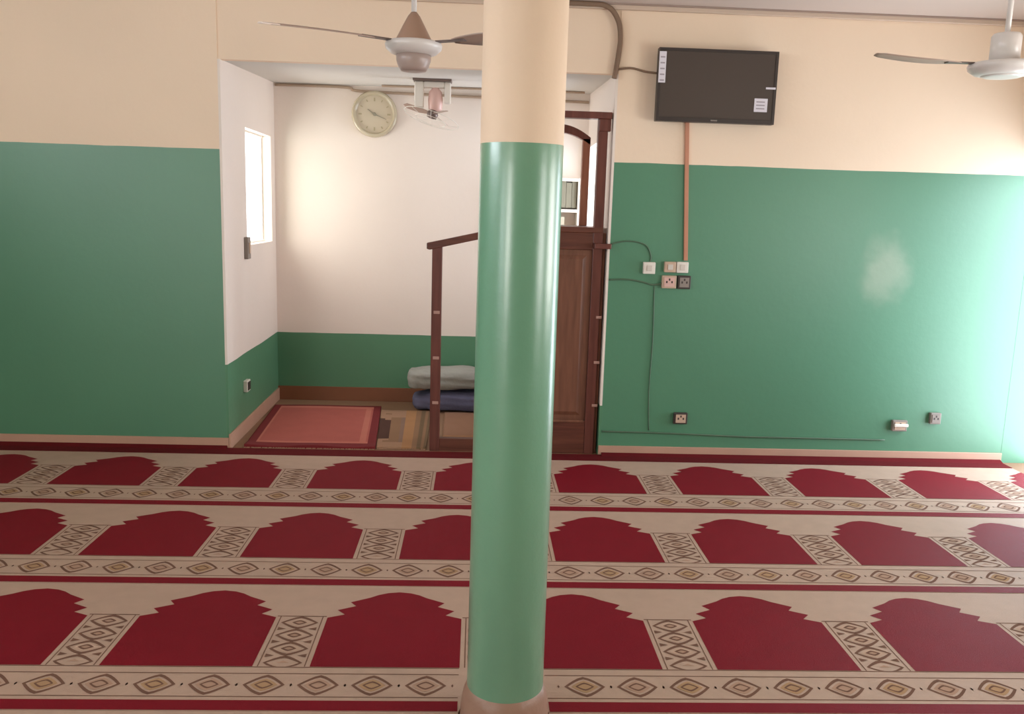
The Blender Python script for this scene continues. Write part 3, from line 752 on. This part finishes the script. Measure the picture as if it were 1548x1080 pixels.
# ------------------------------------------------------------------ ceiling fans
def make_fan(loc, angles, R, cover, rim, label, tipmat, lift=-0.012, tw0=-12, tw1=3):
    x, y = loc
    F = empty('ceiling_fan', (x, y, CZ), label, 'fan', 'ceiling fans in the hall')
    dz = lambda z: z - CZ
    b = NB(); lathe(b, [(0.05, dz(2.80)), (0.062, dz(2.82)), (0.062, dz(2.855)), (0.055, dz(CZ))], 32); obj('mounting_cup', b, 'fanwhite', F)
    b = NB(); lathe(b, [(0.0115, dz(2.36)), (0.0115, dz(2.81))], 20); obj('down_rod', b, 'fanwhite', F)
    b = NB()
    if cover == 'cone': lathe(b, [(0.082, dz(2.285)), (0.076, dz(2.30)), (0.050, dz(2.35)), (0.026, dz(2.395)), (0.012, dz(2.412))], 40)
    else: lathe(b, [(0.060, dz(2.30)), (0.060, dz(2.40)), (0.052, dz(2.412)), (0.014, dz(2.416))], 40)
    obj('cover', b, 'fanshade' if cover == 'cone' else 'fanwhite', F)
    b = NB(); lathe(b, [(rim*0.60, dz(2.293)), (rim*0.96, dz(2.288)), (rim, dz(2.278)), (rim*0.97, dz(2.262)), (rim*0.80, dz(2.244)), (rim*0.62, dz(2.237))], 56); obj('motor_housing', b, 'fanwhite', F)
    b = NB(); q = 1.0 if cover == 'cone' else 0.15
    lathe(b, [(rim*0.61, dz(2.240)), (rim*0.60, dz(2.24-0.025*q)), (rim*0.52, dz(2.24-0.055*q)), (rim*0.44, dz(2.24-0.068*q)), (rim*0.2, dz(2.24-0.070*q))], 48); obj('lower_cup', b, 'fancupshade' if cover == 'cone' else 'fanwhite', F)
    for a in angles:
        b = NB(); n = 16; top = []; bot = []
        for i in range(n+1):
            u = i/n; r = 0.19 + (R-0.19)*u
            w = 0.018 + 0.034*min(1, u/0.3)**0.7 + 0.014*math.sin(PI*min(1, u*1.1)) - (0.0 if u < .93 else (u-.93)/.07*0.022)
            tw = math.radians(tw0 + tw1*u); droop = lift*u*u
            rt = []; rb = []
            for s in (-1, -0.33, 0.33, 1):
                zz = dz(2.290) + droop + s*w*math.sin(tw) - 0.004*s*s
                rt.append(b.verts.new((r, s*w*math.cos(tw), zz+0.0018))); rb.append(b.verts.new((r, s*w*math.cos(tw), zz-0.0018)))
            top.append(rt); bot.append(rb)
        for i in range(n):
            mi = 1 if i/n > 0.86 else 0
            for j in range(3):
                f = b.faces.new((top[i][j], top[i+1][j], top[i+1][j+1], top[i][j+1])); f.smooth = True; f.material_index = mi
                f = b.faces.new((bot[i][j], bot[i][j+1], bot[i+1][j+1], bot[i+1][j])); f.smooth = True; f.material_index = mi
            b.faces.new((top[i][0], bot[i][0], bot[i+1][0], top[i+1][0])).material_index = mi; b.faces.new((top[i][3], top[i+1][3], bot[i+1][3], bot[i][3])).material_index = mi
        b.faces.new(top[0] + bot[0][::-1]); b.faces.new(bot[n] + top[n][::-1]).material_index = 1
        bl = obj('blade', b, ['fanblade', tipmat], F); bl.rotation_euler.z = a
        b = NB(); box(b, rim*0.55, 0.25, -0.020, 0.020, dz(2.284), dz(2.289)); obj('blade_bracket', b, 'steel', bl, 0.002)
    return F
make_fan((-0.287, 3.85), [math.radians(213), math.radians(333), math.radians(93)], 0.665, 'cone', 0.122,
         'ceiling fan left of the pillar with a cone cover shaded brown and long thin blade', 'fanbladetip')
make_fan((2.262, 3.80), [math.radians(178), math.radians(298), math.radians(58)], 0.555, 'cyl', 0.142,
         'white ceiling fan cut off by the right edge of the photo', 'fanblade', 0.024, -3, 1)

# small orbit fan hanging in the niche
OX, OY = -0.335, 6.30; OZ = nceil(0, 6.30)
O = empty('orbit_fan', (OX, OY, OZ), 'small orbit fan in a white bracket hanging from the niche ceiling right of the clock', 'fan')
b = NB(); box(b, -0.135, 0.135, -0.07, 0.07, -0.018, 0.004); obj('ceiling_plate', b, 'steel', O, 0.004)
b = NB()
box(b, -0.125, -0.060, -0.03, 0.03, -0.195, -0.018); box(b, 0.085, 0.130, -0.03, 0.03, -0.165, -0.018); box(b, -0.060, 0.085, -0.03, 0.03, -0.060, -0.018)
obj('bracket', b, 'whiteplastic', O, 0.008)
b = NB(); lathe(b, [(0.030, -0.22), (0.048, -0.205), (0.052, -0.14), (0.046, -0.085), (0.024, -0.062), (0.020, -0.050)], 32, (0.022, 0, 0)); obj('motor', b, 'pinkplastic', O)
tilt = Matrix.Rotation(math.radians(16), 4, 'Y') @ Matrix.Rotation(math.radians(-10), 4, 'X')
HC = Vector((0.005, -0.01, -0.235))
b = NB(); lathe(b, [(0.012, -0.035), (0.036, -0.028), (0.040, 0.0), (0.030, 0.022)], 32); b.transform(Matrix.Translation(HC) @ tilt); obj('hub', b, 'steel', O)
for k, a in enumerate((math.radians(178), math.radians(298), math.radians(58))):
    b = NB(); prs = [(0.03, -0.016), (0.10, -0.032), (0.19, -0.026), (0.215, 0.0), (0.19, 0.022), (0.10, 0.022), (0.03, 0.012)]
    tp = [b.verts.new((x, y, 0.012*y/0.03+0.0015)) for x, y in prs]; bt = [b.verts.new((x, y, 0.012*y/0.03-0.0015)) for x, y in prs]
    b.faces.new(tp); b.faces.new(bt[::-1])
    for i in range(7): b.faces.new((bt[i], bt[(i+1) % 7], tp[(i+1) % 7], tp[i]))
    b.transform(Matrix.Translation(HC) @ tilt @ Matrix.Rotation(a, 4, 'Z')); obj('blade', b, 'fanblade', O)
b = NB()
for (rr, hz) in ((0.20, -0.035), (0.11, -0.05)):
    pts = [(rr*math.cos(2*PI*i/40), rr*math.sin(2*PI*i/40), hz) for i in range(41)]
    tube(b, pts, 0.0022, 6)
for i in range(8):
    a = 2*PI*i/8
    tube(b, [(0.03*math.cos(a), 0.03*math.sin(a), -0.042), (0.11*math.cos(a), 0.11*math.sin(a), -0.05), (0.20*math.cos(a), 0.20*math.sin(a), -0.035)], 0.0015, 5)
b.transform(Matrix.Translation(HC) @ tilt); obj('wire_guard', b, 'whiteplastic', O)

# ------------------------------------------------------------------ daylight
W = bpy.data.worlds.new('daylight'); SC.world = W; W.use_nodes = True
bg = W.node_tree.nodes['Background']; bg.inputs['Color'].default_value = (0.95, 0.98, 1.0, 1); bg.inputs['Strength'].default_value = 3.0
def win_light(name, loc, rot, sx, sy, rad, col):
    l = bpy.data.lights.new(name, 'AREA'); l.shape = 'RECTANGLE'; l.size = sx; l.size_y = sy
    l.energy = rad * sx * sy * PI; l.color = col
    o = bpy.data.objects.new(name, l); COL.objects.link(o); o.location = loc; o.rotation_euler = rot
    return o
DAY = (1.0, 0.97, 0.93); COOL = (0.82, 0.90, 1.0)
R = dict(door=6.8, rwin=9.5, lwin=7.0, lhigh_added=27.0, fwin=18.0, niche=8.5); DOORC = (0.76, 0.85, 1.0)
UP = math.radians(38)        # window lamps tilted up to brighten upper walls, as sunlit ground would
for i, (a0, a1, z0, z1) in enumerate(R_OPEN):
    win_light('daylight_door' if i == 0 else 'daylight_window', (XR+0.24, (a0+a1)/2, (z0+z1)/2), (0, PI/2 + (0 if i == 0 else UP), 0), z1-z0, a1-a0, R['door'] if i == 0 else R['rwin'], DOORC if i == 0 else DAY)
for (a0, a1, z0, z1) in L_OPEN: win_light('daylight_window', (XL-0.24, (a0+a1)/2, (z0+z1)/2), (0, -PI/2 - UP, 0), z1-z0, a1-a0, R['lhigh_added' if z0 > 2 else 'lwin'], COOL)  # the stronger lamp serves the added high opening
for (a0, a1, z0, z1) in F_OPEN: win_light('daylight_window', ((a0+a1)/2, YF-0.24, (z0+z1)/2), (PI/2 + UP, 0, 0), a1-a0, z1-z0, R['fwin'], DAY)
win_light('daylight_window', (nx(6.5)-TH-0.36, (WY0+WY1)/2-0.05, (WZ0+WZ1)/2), (0, -PI/2, 0), WZ1-WZ0, WY1-WY0+0.1, R['niche'], (1.0, 0.97, 0.91))
win_light('daylight_window', (nxr(6.5)+TH+0.22, (WY0+WY1)/2-0.05, (WZ0+WZ1)/2), (0, PI/2, 0), WZ1-WZ0, WY1-WY0+0.1, R['niche']*1.1, (0.82, 0.88, 1.0))

# ------------------------------------------------------------------ camera
f_px, pitch, yaw, roll = 1300.3, 0.1695, 0.0449, -0.0309
cam = bpy.data.cameras.new('camera'); co = bpy.data.objects.new('camera', cam); COL.objects.link(co)
cam.sensor_fit = 'HORIZONTAL'; cam.sensor_width = 36.0; cam.lens = f_px / 1548 * 36.0; cam.clip_start = 0.05
co.location = (0, 0, 1.6)
co.matrix_world = Matrix.Translation((0, 0, 1.6)) @ Matrix.Rotation(-yaw, 4, 'Z') @ Matrix.Rotation(PI/2 - pitch, 4, 'X') @ Matrix.Rotation(-roll, 4, 'Z')
SC.camera = co
SC.view_settings.view_transform = 'Standard'; SC.view_settings.look = 'None'; SC.view_settings.gamma = 1.0
SC.view_settings.use_curve_mapping = False
SC.view_settings.exposure = 0.08
SC.cycles.max_bounces = 10; SC.cycles.diffuse_bounces = 6
